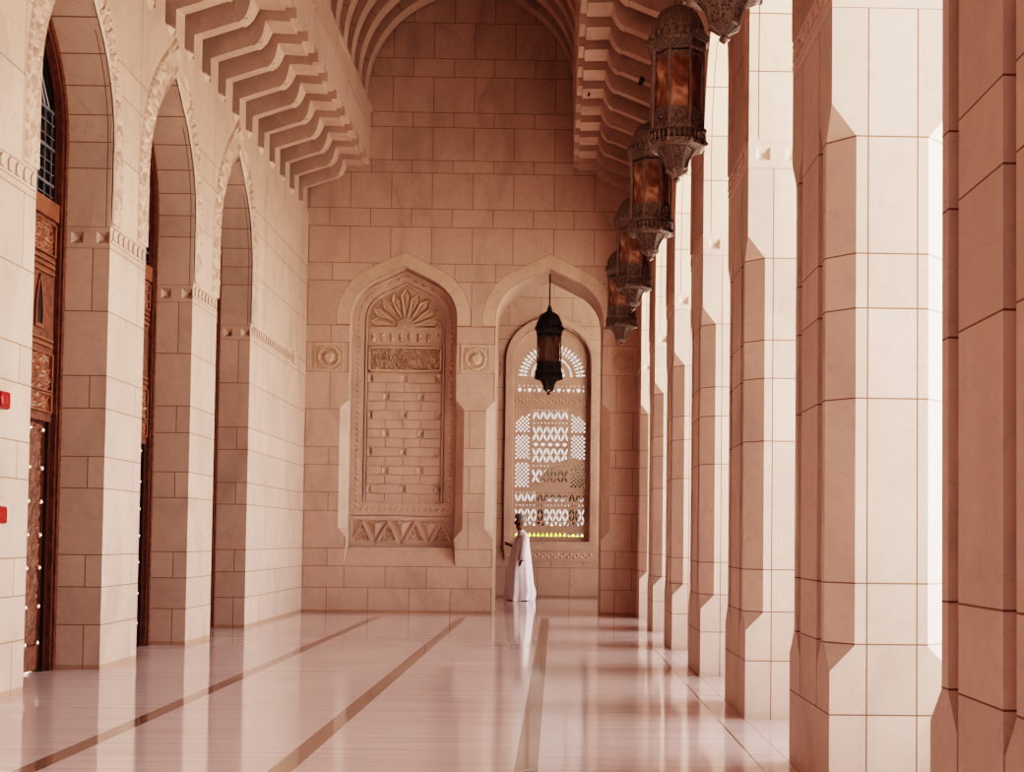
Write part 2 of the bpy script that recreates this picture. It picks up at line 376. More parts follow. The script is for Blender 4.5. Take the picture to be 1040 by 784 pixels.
# ------------------------------------------------------------------ doors in the left wall
def door(idx,a,c,detail):
    yc=(a+c)/2; hw=(c-a)/2; b_=MB()
    root=bpy.data.objects.new('door_%d'%idx,None); C.objects.link(root); root['kind']='structure'
    def ring(h1,h2,x0,x1,mi,ap1,ap2,name,mat):
        o=arch(h1,AS,ap1,14,0,yc); i=arch(h2,AS,ap2,14,0,yc); bb=MB()
        bb.loft([[(x0,y,z) for y,z in o],[(x1,y,z) for y,z in o],[(x1,y,z) for y,z in i],[(x0,y,z) for y,z in i]],False)
        return bb.build(name,mat,root)
    f=ring(hw,hw-.055,-4.62,-4.45,0,AA,AA-.08,'door_frame',M_wood)
    # beaded edge of the frame
    bb=MB(); e=arch(hw-.012,AS,AA-.02,14,None,yc); e=[(e[0][0],z*AS/60) for z in range(1,60)]+e+[(e[-1][0],AS-z*AS/60) for z in range(1,60)]
    if detail:
        zz=[(-4.4455 if q%2 else -4.4515) for q in range(len(e))]
        bb.loft([[(-4.453,y-.010 if y<yc else y+.010,z) for y,z in e],[(x,y-.008 if y<yc else y+.008,z) for x,(y,z) in zip(zz,e)],[(x,y+.008 if y<yc else y-.008,z) for x,(y,z) in zip(zz,e)],[(-4.453,y+.010 if y<yc else y-.010,z) for y,z in e]],False)
        bb.build('beading',M_wood_lt,f)
    ring(hw-.055,hw-.085,-4.62,-4.465,0,AA-.08,AA-.13,'door_frame',M_wood_dk)
    ring(hw-.085,hw-.105,-4.62,-4.46,0,AA-.13,AA-.17,'door_frame',M_wood)
    ring(hw-.105,hw-.16,-4.62,-4.50,0,AA-.17,AA-.26,'door_frame',M_wood_dk)
    h=hw-.15
    # fanlight
    pts=arch(h,AS,AA-.25,14,4.14,yc)
    bb=MB(); bb.tess([pts],onYZ(-4.53),0); pane=bb.build('fanlight_pane',M_pane,root)
    bb=MB()
    for z in (4.30,4.62,4.95): bb.box(-4.525,-4.505,yc-h,yc+h,z-.012,z+.012)
    for i in range(9):
        y=yc-h+2*h*(i+.5)/9
        bb.box(-4.522,-4.508,y-.006,y+.006,4.14,4.95)
    for z in (4.2,4.4,4.5,4.72,4.84): bb.box(-4.52,-4.51,yc-h,yc+h,z-.004,z+.004)
    for i in range(12):
        y=yc-h*.8+1.6*h*i/11
        bb.tube([(-4.515,y,4.95),(-4.515,yc+(y-yc)*.2,5.5)],.007,4)
    bb.build('fanlight_bars',M_grille,root)
    bb=MB(); bb.box(-4.59,-4.46,yc-h-.01,yc+h+.01,3.98,4.14); bb.build('transom_rail',M_wood_lt,root)
    # upper carved panels
    bb=MB(); bb.box(-4.59,-4.49,yc-h-.01,yc+h+.01,2.20,3.98); up=bb.build('carved_upper_panel',M_wood,root)
    w=h/2
    for i in range(2):
        y0=yc-h+i*h+.03; y1=y0+h-.06
        bb=MB()
        for z0,z1 in ((3.67,3.93),(2.47,2.78),(2.29,2.43)):     # carved fields
            ny=16; nz=max(6,int((z1-z0)/.02)); loops=[]
            for kz in range(nz+1):
                z=z0+(z1-z0)*kz/nz
                loops.append([(-4.475+.016*max(-1,min(1,2.2*noise.noise(Vector((y*30,z*30,i+3))))),y,z) for y in [y0+.04+(y1-y0-.08)*q/ny for q in range(ny+1)]])
            bb.loft(loops,False)
            for a0,a1,b0,b1 in ((y0,y1,z0-.015,z0),(y0,y1,z1,z1+.015),(y0,y0+.03,z0,z1),(y1-.03,y1,z0,z1)): bb.box(-4.49,-4.46,a0,a1,b0,b1)
        bb.build('carved_field',M_wood_lt if i else M_wood,up)
        ym=(y0+y1)/2
        bb=MB()
        op=[(ym-.06,3.03),(ym+.06,3.03),(ym+.055,3.20),(ym+.03,3.33),(ym,3.42),(ym-.03,3.33),(ym-.055,3.20)]
        bb.prism(op,lambda a_,b__,d:(-4.486+d,a_,b__),0,.004); bb.build('pointed_opening',M_black,up)
        bb=MB(); op2=[(ym+(p-ym)*1.35,3.2+(z-3.2)*1.2) for p,z in op]
        bb.loft([[(-4.49,p,z) for p,z in op2],[(-4.47,p,z) for p,z in op2],[(-4.47,p,z) for p,z in op],[(-4.482,p,z) for p,z in op]])
        for z in (2.86,2.91,3.50,3.56,3.61): bb.box(-4.49,-4.465,y0,y1,z-.012,z+.012)
        bb.build('opening_frame',M_wood_lt,up)
    # leaves
    for i in range(2):
        y0=yc-h+i*h; y1=y0+h
        bb=MB(); bb.box(-4.59,-4.53,y0+.004,y1-.004,.02,2.20); lf=bb.build('door_leaf',M_wood_dk,root)
        bb=MB()
        yy0,yy1=(y0+.02,y1-.10) if i else (y0+.10,y1-.02)
        loops=[]
        for kz in range(70):
            z=.25+1.92*kz/69
            loops.append([(-4.522+.008*max(-1,min(1,2*noise.noise(Vector((y*26,z*22,7+i))))),y,z) for y in [yy0+(yy1-yy0)*q/14 for q in range(15)]])
        bb.loft(loops,False); bb.box(-4.53,-4.515,yy0,yy1,.03,.24)
        bb.build('carved_panel',M_wood,lf)
        for z in (.26,.58,.915,1.2,1.49,1.785,2.12):
            for yq in ((yc+.25,yc+.50) if i else (yc-.25,yc-.50)):
                bb=MB(); bb.ball((-4.51,yq,z),.024,8); bb.build('stud',M_brass,lf,smooth=True)
        bb=MB(); bb.tube([(-4.51,y0+(.03 if i else h-.03),1.0),(-4.47,y0+(.03 if i else h-.03),1.02),(-4.47,y0+(.03 if i else h-.03),1.2),(-4.51,y0+(.03 if i else h-.03),1.22)],.012); bb.build('door_handle',M_brass,lf)
    return root
for i,(a,c) in enumerate(lefts): door(i+1,a,c,i in(1,2))

# ------------------------------------------------------------------ ceiling: soffits, beams, vault
b_=MB()
b_.add([(-4.45,-7,7.80),(-3.05,-7,7.80),(-3.05,YE,7.80),(-4.45,YE,7.80)],[(0,1,2,3)])
b_.add([(.2,-7,7.80),(XR+.02,-7,7.80),(XR+.02,YE,7.80),(.2,YE,7.80)],[(0,1,2,3)])
nn=40; Rs=RV+.36
loops=[[(CX-Rs,y,7.9)]+[(CX-Rs*math.cos(PI*i/nn),y,ZV+Rs*math.sin(PI*i/nn)) for i in range(nn+1)]+[(CX+Rs,y,7.9)] for y in (-7,YE+.02)]
b_.loft(loops,False)
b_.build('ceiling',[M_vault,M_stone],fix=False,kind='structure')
b_=MB()
b_.add([(XL,-7,6.46),(XL,YE,6.46),(-4.42,YE,6.46),(-4.42,-7,6.46)],[(0,1,2,3)],0)
b_.add([(-4.42,-7,6.46),(-4.42,YE,6.46),(-4.42,YE,7.85),(-4.42,-7,7.85)],[(0,1,2,3)],0)
b_.build('trim_25',M_stone,fix=False,kind='structure')
b_=MB(); b_.box(-3.48,-3.085,-7,YE,7.36,8.12); b_.box(-3.48,-3.05,-7,YE,8.12,8.18); b_.build('trim_20',M_stone,kind='structure')
b_=MB(); b_.box(.215,.62,-7,YE,7.36,8.12); b_.box(.18,.62,-7,YE,8.12,8.18); b_.build('trim_21',M_stone,kind='structure')
PITCH=.63
def rib_mesh():
    b_=MB(); nn=44
    def arc(R): return [(CX-R,8.16)]+[(CX-R*math.cos(PI*i/nn),ZV+R*math.sin(PI*i/nn)) for i in range(nn+1)]+[(CX+R,8.16)]
    i_=arc(RV); o_=arc(Rs-.01)
    y0,y1=0,.27
    b_.loft([[(x,y0,z) for x,z in o_],[(x,y0,z) for x,z in i_],[(x,y1,z) for x,z in i_],[(x,y1,z) for x,z in o_]],False)
    return b_
def rib_joints():
    b_=MB()
    for i in range(1,11):
        t=PI*i/11; c,s=math.cos(t),math.sin(t)
        for Ra,Rb in ((RV+.02,Rs-.02),):
            q=.006
            b_.add([(CX-Ra*c-q*s,-.002,ZV+Ra*s-q*c),(CX-Ra*c+q*s,-.002,ZV+Ra*s+q*c),(CX-Rb*c+q*s,-.002,ZV+Rb*s+q*c),(CX-Rb*c-q*s,-.002,ZV+Rb*s-q*c)],[(0,1,2,3)])
    return b_
rib0=None
for kx in range(7):
    lab='curved stone rib of the vaulted ceiling, %s from the end wall'%ORD[kx]
    if rib0 is None:
        b_=rib_mesh()
        for i in range(60):
            a=PI*(i+.5)/60; b_.ball((CX-(RV+.005)*math.cos(a),-.004,ZV+(RV+.005)*math.sin(a)),.013,6)
        j_=rib_joints(); b_.add(j_.v,j_.f,1)
        t=b_.build('vault_rib',[M_stone,M_dark],fix=False); t.location=(0,18.70,0); tag(t,lab,'rib','ribs of the barrel vault'); rib0=t
    else:
        t=copy_tree(rib0); t['label']=lab; t.location.y=18.70-PITCH*kx

# corbels: bracket profile (distance from wall, height)
def corbel_mesh(sgn,Xw,reach,step):
    """bracket: wall block, rising arm ending in a scroll, level head; the arm's underside tilts up towards the far edge"""
    back=-.36 if sgn>0 else -.02; z0=6.745 if sgn>0 else 6.70; zs=6.905 if sgn>0 else 6.935
    a=step-.15
    prof=[(back,6.46),(0,6.46),(0,z0),(a,zs),(a+.012,zs-.012),(a+.06,zs+.03),(a+.105,zs+.10),(a+.13,zs+.19),(step,7.20),(reach-.07,7.19),(reach-.07,7.23),(reach,7.23),(reach,7.40),(reach-.12,7.40),(reach-.12,7.78),(back,7.78)]
    tilt=[0,0,.075,.075,.075,.07,.05,.02,0,0,0,0,0,0,0,0]
    b_=MB(); th=.30
    near=[(Xw+sgn*p,0,z) for p,z in prof]; far=[(Xw+sgn*p,th+(.05 if i in(8,9,10,11,12) else 0),z+t) for i,((p,z),t) in enumerate(zip(prof,tilt))]
    b_.loft([near,far],True,(True,True))
    return b_
def scroll_mesh(sgn,Xw,step):
    b_=MB(); pts=[]; a=step-.03; zc=7.05 if sgn>0 else 7.08
    for i in range(9):
        t=PI*.80+PI*.75*i/8
        pts.append((Xw+sgn*(a-.02+.13*math.cos(t)),-.002,zc+.02+.13*math.sin(t)))
    b_.tube(pts,.006,5); return b_
for side,sgn,Xw,reach,step,num in (('left',1,XL,.98,.62,12),('right',-1,XR,1.09,.74,11)):
    proto=None
    for kx in range(num):
        y=18.64-PITCH*kx
        lab='pale stone bracket under the ceiling beam on the %s side, %s from the end wall'%({'left':'doors','right':'pillars'}[side],ORD[kx])
        if proto is None:
            t=thing('stone_corbel',lab,'corbel',(0,y,0),'stone corbels along the %s side'%side)
            corbel_mesh(sgn,Xw,reach,step).build('bracket',M_stone,t); scroll_mesh(sgn,Xw,step).build('scroll',M_carve,t); proto=t
        else:
            t=copy_tree(proto); t['label']=lab; t.location.y=y
b_=MB()
for kx in range(1,13):          # faceted stop at the foot of each gap between the brackets
    yy=18.64-PITCH*kx+.465; h=.115; v=.085
    b_.add([(XL,yy-h,6.46),(XL,yy,6.46-v),(XL,yy+h,6.46),(XL,yy,6.46+v*.6),(XL+.05,yy,6.46)],[(0,1,4),(1,2,4),(2,3,4),(3,0,4),(0,3,2,1)])
b_.build('trim_22',M_stone,kind='structure')

# ------------------------------------------------------------------ right arcade
fronts=[3.15,5.615,8.10,10.61,13.17,15.76,18.33]; PD=.955
def right_wall():
    poly=[(-7,0),(1.62,0)]
    edges=[1.62]+[v for f in fronts for v in (f,f+PD)]
    zt=4.01
    for i in range(0,len(edges)-1,2):
        a,c=edges[i],edges[i+1]; pts=arch((c-a)/2,AS,AA,14,zt,(a+c)/2)
        if i==0: pts=pts[0:]
        poly+=pts
    poly+=[(YE,zt),(YE,8.2),(-7,8.2)]
    b_=MB()
    b_.tess([poly],onYZ(XR),0); b_.tess([poly],onYZ(XO),0)
    b_.loft([[(XR,y,z) for y,z in poly],[(XO,y,z) for y,z in poly]],True,mi=1)
    b_.build('wall_right',[M_right,M_rsoff],fix=False,kind='structure')
    for i,(a,c) in enumerate([(edges[j],edges[j+1]) for j in range(2,len(edges)-1,2)]):
        carved_border('trim_%d'%(8+i),XR,-1,(a+c)/2,.3)
right_wall()
def pier_parts(D):
    e=1e-4; m=.285; x0,x1=XR,XO; y0,y1=0,D
    def plan(c,w,d,k=None):
        k=c*1.8 if k is None else k
        left=[(x0,y0+c),(x0,y0+m-w),(x0+d,y0+m-w),(x0+d,y0+m),(x0,y0+m),(x0,y1-m),(x0+d,y1-m),(x0+d,y1-m+w),(x0,y1-m+w),(x0,y1-c)]
        right=[(x1-(a-x0),bb) for a,bb in left[::-1]]
        right[0]=(x1,y1-k); right[-1]=(x1,y0+k)
        return left+[(x0+c,y1),(x1-k,y1)]+right+[(x1-k,y0),(x0+c,y0)]
    def lo(levels,caps=(True,True)):
        b_=MB(); b_.loft([[(x,y,z) for x,y in plan(*l[1:])] for l in [(v+(None,))[:5] for v in levels] for z in (l[0],)],True,caps); return b_
    pl=lo([(0,e,e,e),(.402,e,e,e)])
    sh=lo([(.402,e,.014,.02,e),(.50,e,.014,.02,e),(.605,e,.014,.02,.10),(.728,.12,.10,.07,.22),(3.18,.12,.10,.07,.22)])
    up=lo([(3.18,.12,.10,.07,.22),(3.335,e,.014,.02,.09),(3.44,e,.014,.02,e),(3.81,e,.014,.02,e)])
    st=MB(); z0,z1=3.81,4.01; zc=3.912; h=.05
    fn=onXZ(0); cs=[1.412,1.62,1.83]
    sq=lambda cx:[(cx-h,zc-h),(cx+h,zc-h),(cx+h,zc+h),(cx-h,zc+h)]
    st.tess([[(x0,z0),(x1,z0),(x1,z1),(x0,z1)]]+[sq(cx) for cx in cs],fn)
    for cx in cs:
        vs=[fn(p[0],p[1],0) for p in sq(cx)]+[fn(cx,zc,.05)]
        st.add(vs,[(0,1,4),(1,2,4),(2,3,4),(3,0,4)])
    st.add([(x0,0,z0),(x1,0,z0),(x1,D,z0),(x0,D,z0),(x0,0,z1),(x1,0,z1),(x1,D,z1),(x0,D,z1)],[(1,2,6,5),(2,3,7,6),(3,0,4,7)])
    de=MB(); dentil_row(de,x0,-1,.03,D-.03,3.885,3.985,.105)
    return pl,sh,up,st,de
pl_lab=['marble arcade pier wholly in shade, seventh from the end wall','marble arcade pier with the widest sunlit face, sixth from the end wall','marble arcade pier with sunlit face and shaded chamfer, fifth from the end wall',
 'marble arcade pier seen as a tall narrow strip, fourth from the end wall','marble arcade pier seen as a tall narrow strip, third from the end wall','marble arcade pier seen as a thin strip, second from the end wall','marble arcade pier standing against the end wall']
proto=None
for i,f in enumerate(fronts):
    D=PD if i<6 else YE-f-.001
    lab=pl_lab[i]
    if proto is None or i==6:
        t=thing('marble_pier',lab,'pillar',(0,f,0),'marble piers of the right arcade')
        for nm,mb in zip(('plinth','shaft','upper_block','stud_course','dentil_band'),pier_parts(D)):
            mb.build(nm,M_stud if nm=='stud_course' else M_pier,t,fix=(nm!='stud_course'))
        proto=proto or t
    else:
        t=copy_tree(proto); t['label']=lab; t.location.y=f

# ------------------------------------------------------------------ end wall with niche and doorway
NC,NH=-2.495,.865; DC,DH=-.135,.87; SP=4.75; AP=5.60
def chamfer_opening(c,h,bottom,floorless):
    """front loop (wall plane) and inner loop, same number of points, from left foot over the arch to the right foot"""
    ar=arch(h,SP,AP,16,None,c)
    zs=[1.20,1.355,3.29,3.43]; cw=.135
    def side(s):
        x=c+s*h
        f=[(x,zs[0]),(x+s*cw,zs[1]),(x+s*cw,zs[2]),(x,zs[3])]; i=[(x,z) for z in zs]
        return f,i
    fl,il=side(-1); fr,ir=side(1)
    if floorless:
        fl=[(c-h,0)]+fl; il=[(c-h,0)]+il; fr=[(c+h,0)]+fr; ir=[(c+h,0)]+ir
    else:
        fl=[(c-h-.03,.757)]+fl; il=[(c-h,1.05)]+il; fr=[(c+h+.03,.757)]+fr; ir=[(c+h,1.05)]+ir
    return fl+ar+fr[::-1], il+ar+ir[::-1]
nf,ni=chamfer_opening(NC,NH,.757,False); df,di=chamfer_opening(DC,DH,0,True)
b_=MB(); fn=onXZ(YE); ND=.30
top=10.6; half=len(nf)//2
leftp=[(-4.7,0),(NC,0),(NC,nf[0][1])]+nf[:half+1]+[(NC,top),(-4.7,top)]
rightp=[(NC,0)]+df+[(2.3,0),(2.3,top),(NC,top)]+nf[half:]+[(NC,nf[-1][1])]
b_.tess([leftp],fn); b_.tess([rightp],fn)
b_.loft([[fn(x,z,0) for x,z in nf],[fn(x,z,.13) for x,z in ni],[fn(x,z,ND) for x,z in ni]],True,mi=1)
b_.loft([[fn(x,z,0) for x,z in df],[fn(x,z,.13) for x,z in di],[fn(x,z,YB-YE) for x,z in di]],False,mi=1)
b_.tess([[(-9.2,0)]+di+[(2.6,0),(2.6,top),(-9.2,top)]],fn,YB-YE)   # rear face towards the cross hall
b_.tess([ni],fn,ND,1)
b_.build('wall_back',[M_back,M_stone],fix=False,kind='structure')
# arch stones around the two openings
def voussoirs(name,c,h,splits):
    inn=arch(h+.004,SP,AP+.01,40,4.64,c); out=arch(h+.215,SP,AP+.235,40,4.64,c); n=len(inn); b_=MB()
    cuts=[0]+[int(n*s) for s in splits]+[n-1]
    for a,d in zip(cuts,cuts[1:]):
        i_=inn[a:d+1]; o_=out[a:d+1]
        # shrink ends for the joint
        def cut(l):
            l=list(l); (p,q),(r,s)=l[0],l[1]; g=.09; l[0]=(p+(r-p)*g,q+(s-q)*g); (p,q),(r,s)=l[-1],l[-2]; l[-1]=(p+(r-p)*g,q+(s-q)*g); return l
        i_,o_=cut(i_),cut(o_); fn=onXZ(YE)
        b_.loft([[fn(x,z,0) for x,z in o_],[fn(x,z,-.004) for x,z in o_],[fn(x,z,-.004) for x,z in i_],[fn(x,z,0) for x,z in i_]],False)
    back=MB(); fn=onXZ(YE)
    inn2=arch(h+.001,SP,AP+.005,40,4.63,c); out2=arch(h+.222,SP,AP+.243,40,4.63,c)
    b_.loft([[fn(x,z,-.0015) for x,z in inn2],[fn(x,z,-.0015) for x,z in out2]],False,mi=1)
    b_.build(name,[M_vouss,M_dark],fix=False,kind='structure')
voussoirs('trim_23',NC,NH,(.13,.265,.41,.585,.73,.865)); voussoirs('trim_24',DC,DH,(.13,.265,.41,.585,.73,.865))
# sill ledge under the niche is part of the wall loft; carved square bosses
def medallion(cx,lab):
    t=thing('carved_medallion',lab,'medallion',(cx,YE,4.11),'round carved bosses on the end wall')
    b_=MB(); r=.235; fn=lambda a,z,d:(a,-d,z)
    fo=[(-r,-r),(r,-r),(r,r),(-r,r)]; fi=[(p*.88,q*.88) for p,q in fo]
    b_.loft([[fn(*p,0) for p in fo],[fn(*p,.012) for p in fo],[fn(*p,.012) for p in fi],[fn(*p,.003) for p in fi]],True,(False,True)); b_.build('square_frame',M_vouss,t)
    b_=MB(); loops=[]
    for rr,h in ((.185,.003),(.18,.022),(.155,.026),(.14,.012),(.115,.008),(.095,.014),(.07,.034),(.04,.042),(.012,.036)):
        loops.append([fn(rr*(1+(.05*math.sin(8*a) if .1<rr<.16 else 0))*math.cos(a),rr*math.sin(a),h) for a in [2*PI*i/40 for i in range(40)]])
    b_.loft(loops,True,(False,True))
    for i in range(12):
        a=2*PI*i/12; c,s=math.cos(a),math.sin(a)
        P=lambda rad,off:(rad*c-off*s,rad*s+off*c)
        b_.add([fn(*P(.1,0),.008),fn(*P(.125,.016),.02),fn(*P(.15,0),.012),fn(*P(.125,-.016),.02),fn(*P(.125,0),.032)],[(0,1,4),(1,2,4),(2,3,4),(3,0,4)])
    for sx in (-1,1):
        for sz in (-1,1):
            for aa in (-.35,0,.35):
                a=math.atan2(sz,sx)+aa*.6
                c,s=math.cos(a),math.sin(a); P=lambda rad,off:(rad*c-off*s,rad*s+off*c)
                b_.add([fn(*P(.195,0),.004),fn(*P(.215,.02),.012),fn(*P(.255 if aa==0 else .225,0),.008),fn(*P(.215,-.02),.012),fn(*P(.215,0),.024)],[(0,1,4),(1,2,4),(2,3,4),(3,0,4)])
    b_.build('round_boss',M_carve,t,fix=False)
    return t
medallion(-3.69,'square stone panel with round boss between the door wall and the niche'); medallion(-1.325,'square stone panel with round carved boss, between blind niche and open archway'); medallion(1.06,'square stone panel with round carved boss, between the open archway and the pillars')

# ------------------------------------------------------------------ carved panel filling the niche
def niche_panel():
    t=thing('carved_niche_panel','tall carved blind panel with fan top and stone brickwork set in the wall niche','carved panel',(NC,YE+ND,1.05))
    fn=lambda a,z,d:(a,-d,z-1.05)
    H=NH-.004
    def loopA(h,ap,z0): return arch(h,SP,ap,16,z0,0)
    # wide outer border with rope pattern
    o=loopA(H,AP-.01,.52+1.05); i=loopA(.665,5.40,1.77)
    b_=MB(); b_.loft([[fn(x,z,0) for x,z in o],[fn(x,z,.05) for x,z in o],[fn(x,z,.05) for x,z in i],[fn(x,z,.012) for x,z in i]],True); bd=b_.build('outer_border',M_stone,t)
    b_=MB()
    ins=arch(.755,SP,5.50,22,None,0); path=[(ins[0][0],1.70+(SP-1.70)*k/34) for k in range(34)]+ins+[(ins[-1][0],SP-(SP-1.70)*k/34) for k in range(1,35)]
    for (x,z),(x2,z2) in zip(path,path[1:]):
        if abs(x)>.5 and z<4.75 or True:
            dx,dz=x2-x,z2-z; l=math.hypot(dx,dz); nx,nz=-dz/l*.035,dx/l*.035; e=.011
            b_.add([fn(x-nx-dx/l*e,z-nz-dz/l*e,.05),fn(x+dx*.55-nx*.2,z+dz*.55-nz*.2,.05),fn(x+dx*.5+nx,z+dz*.5+nz,.05),fn(x-dx*.1+nx*.3,z-dz*.1+nz*.3,.05),fn(x+dx*.2,z+dz*.2,.066)],[(0,1,4),(1,2,4),(2,3,4),(3,0,4)])
    for kx in range(15):
        x=-.66+1.32*kx/14
        b_.add([fn(x-.03,1.635,.05),fn(x,1.635,.05),fn(x+.03,1.705,.05),fn(x,1.705,.05),fn(x,1.67,.068)],[(0,1,4),(1,2,4),(2,3,4),(3,0,4)])
    b_.build('rope_carving',M_carve,bd)
    # inner moulding
    o=loopA(.645,5.385,1.775); i=loopA(.615,5.345,1.79)
    b_=MB(); b_.loft([[fn(x,z,.012) for x,z in o],[fn(x,z,.04) for x,z in o],[fn(x,z,.04) for x,z in i],[fn(x,z,.0) for x,z in i]],True); b_.build('inner_moulding',M_stone,t)
    # fan of petals
    b_=MB(); fc=4.655
    apx=arch(.60,SP,5.33,30,fc,0)
    b_.tess([apx],lambda a,z,d:fn(a,z,.004))
    lim=lambda th: min((math.hypot(x,z-fc) for x,z in apx if abs(math.atan2(z-fc,x)-th)<.08),default=.6)
    nP=9
    for kx in range(nP):
        th=PI*(kx+.5)/nP; r1=lim(th)*.97; r0=.16; dl=PI/nP*.46
        P=lambda r,a:(r*math.cos(a),fc+r*math.sin(a))
        pts=[P(r0,th-dl*.75),P(r1*.62,th-dl*.95),P(r1*.80,th-dl*1.0),P(r1,th),P(r1*.80,th+dl*1.0),P(r1*.62,th+dl*.95),P(r0,th+dl*.75)]
        cen=[P(r0,th),P(r1*.8,th)]
        inner=[(cen[1][0]*.35+p*.65,cen[1][1]*.35+q*.65) for p,q in pts]
        b_.loft([[fn(*p,.004) for p in pts],[fn(*p,.052) for p in pts],[fn(*p,.018) for p in inner]],True,(False,False))
        b_.add([fn(*p,.018) for p in inner]+[fn(*P(r1*.66,th),.046)],[(q,(q+1)%7,7) for q in range(7)])
    fan=b_.build('fan_relief',M_carve,t,fix=False)
    b_=MB()
    hub=[(0.15*math.cos(PI*q/16),fc+.15*math.sin(PI*q/16)) for q in range(17)]
    b_.prism(hub,lambda a,z,d:fn(a,z,d),.004,.05); hb=b_.build('fan_hub',M_stone,fan)
    b_=MB()
    for q in range(9):
        a=PI*(q+.5)/9; b_.tube([fn(.04*math.cos(a),fc+.04*math.sin(a),.052),fn(.13*math.cos(a),fc+.13*math.sin(a),.056)],.010,5)
    b_.build('hub_ribs',M_carve,hb)
    # bead band
    b_=MB(); b_.box(-.60,.60,-.02,.0,4.36-1.05,4.655-1.05)
    b_.box(-.60,.60,-.04,0,4.63-1.05,4.655-1.05); b_.box(-.60,.60,-.04,0,4.355-1.05,4.38-1.05)
    band=b_.build('bead_band',M_stone,t)
    for q in range(8):
        x=-.525+1.05*q/7; b_=MB()
        for z in (4.455,4.525): b_.ball(fn(x,z,.018),.040,8,sy=.9,sx=.85)
        b_.build('paired_bead',M_carve,band,smooth=True)
    # inscription panel: dense raised strokes on a sunk ground
    b_=MB(); z0,z1=3.925,4.335; nx,nz=170,60; loops=[]
    for kz in range(nz+1):
        z=z0+.03+(z1-z0-.06)*kz/nz; l=[]
        for q in range(nx+1):
            x=-.565+1.13*q/nx
            s=noise.noise(Vector((x*24,z*17,1.3)))+.55*noise.noise(Vector((x*9,z*48,4.1)))
            h=.034 if abs(s)<.17 else .004
            l.append(fn(x,z,h))
        loops.append(l)
    b_.loft(loops,False)
    for a0,a1,c0,c1 in ((-.60,.60,z0,z0+.03),(-.60,.60,z1-.03,z1),(-.60,-.565,z0,z1),(.565,.60,z0,z1)): b_.box(a0,a1,-.045,0,c0-1.05,c1-1.05)
    b_.build('inscription_panel',M_carve,t,fix=False)
    # small brickwork with sunk pyramids
    b_=MB(); zt=3.89; rh=.151; J=.007
    for r in range(14):
        z1=zt-r*rh-J/2; z0=z1-rh+J
        if r%2==0:
            cs=[-.585,-.02,.545] if r%4==0 else [-.31,.26]
            cs=[c+.01 for c in cs]
            xs=[-.60]+sum([[c-.055,c+.055] for c in cs],[])+[.60]; segs=[]
            xs=sorted(min(.60,max(-.60,v)) for v in xs)
            for a,bb in zip(xs,xs[1:]):
                if bb-a<.02: continue
                pit=any(abs((a+bb)/2-c)<.056 for c in cs) and bb-a<.13
                if pit:
                    m_=(a+bb)/2; zc=(z0+z1)/2; a2,b2=a+J/2,bb-J/2
                    vs=[fn(a2,z0,.03),fn(b2,z0,.03),fn(b2,z1,.03),fn(a2,z1,.03),fn(m_,zc,-.004)]
                    b_.add(vs,[(0,1,4),(1,2,4),(2,3,4),(3,0,4)])
                else: b_.box(a+J/2,bb-J/2,-.03,0,z0-1.05,z1-1.05)
        else:
            xs=[-.60,-.30,-.01,.27,.60]
            for a,bb in zip(xs,xs[1:]): b_.box(a+J/2,bb-J/2,-.03,0,z0-1.05,z1-1.05)
    b_.box(-.61,.61,.04,.05,1.77-1.05,3.9-1.05)
    b_.build('stone_brickwork',M_stone,t,fix=False)
    # triangle frieze at the foot
    b_=MB(); z0,z1=1.055,1.555
    b_.box(-H,H,-.02,-.001,0.005,z1-1.05)
    for a0,a1,c0,c1 in ((-H,H,z0,z0+.05),(-H,H,z1-.06,z1),(-H,-H+.05,z0+.05,z1-.06),(H-.05,H,z0+.05,z1-.06)): b_.box(a0,a1,-.06,-.02,c0-1.05,c1-1.05)
    fr=b_.build('frieze_ground',M_stone,t)
    ap=[-.645,-.225,.21,.63]
    for x in ap:
        b_=MB()
        T=lambda s,dz:[(x-.205*s,1.115+dz),(x+.205*s,1.115+dz),(x,1.485-dz*1.2)]
        o=T(1,0); i=T(.62,.045)
        b_.loft([[fn(*p,.02) for p in o],[fn(*p,.055) for p in o],[fn(*p,.055) for p in i],[fn(*p,.022) for p in i]],True); tr=b_.build('triangle',M_stone,fr)
        b_=MB()
        for q in range(40):
            u,v=random.random(),random.random()
            if u+v>1: u,v=1-u,1-v
            p=[i[0][k]+u*(i[1][k]-i[0][k])+v*(i[2][k]-i[0][k]) for k in (0,1)]
            b_.ball(fn(p[0],p[1],.024),.017,6)
        b_.build('leaf_carving',M_carve,tr)
    b_=MB()
    for xa,xb in zip(ap,ap[1:]):
        m_=(xa+xb)/2; o=[(m_-.15,1.475),(m_+.15,1.475),(m_,1.20)]
        b_.add([fn(*o[0],.022),fn(*o[1],.022),fn(*o[2],.022),fn(m_,1.475,.022),fn(m_,1.42,.07)],[(0,2,4),(2,1,4),(1,3,4),(3,0,4)])
        b_.ball(fn(m_-.06,1.45,.03),.03,6)
    b_.build('inverted_facets',M_stone,fr,fix=False)
niche_panel()

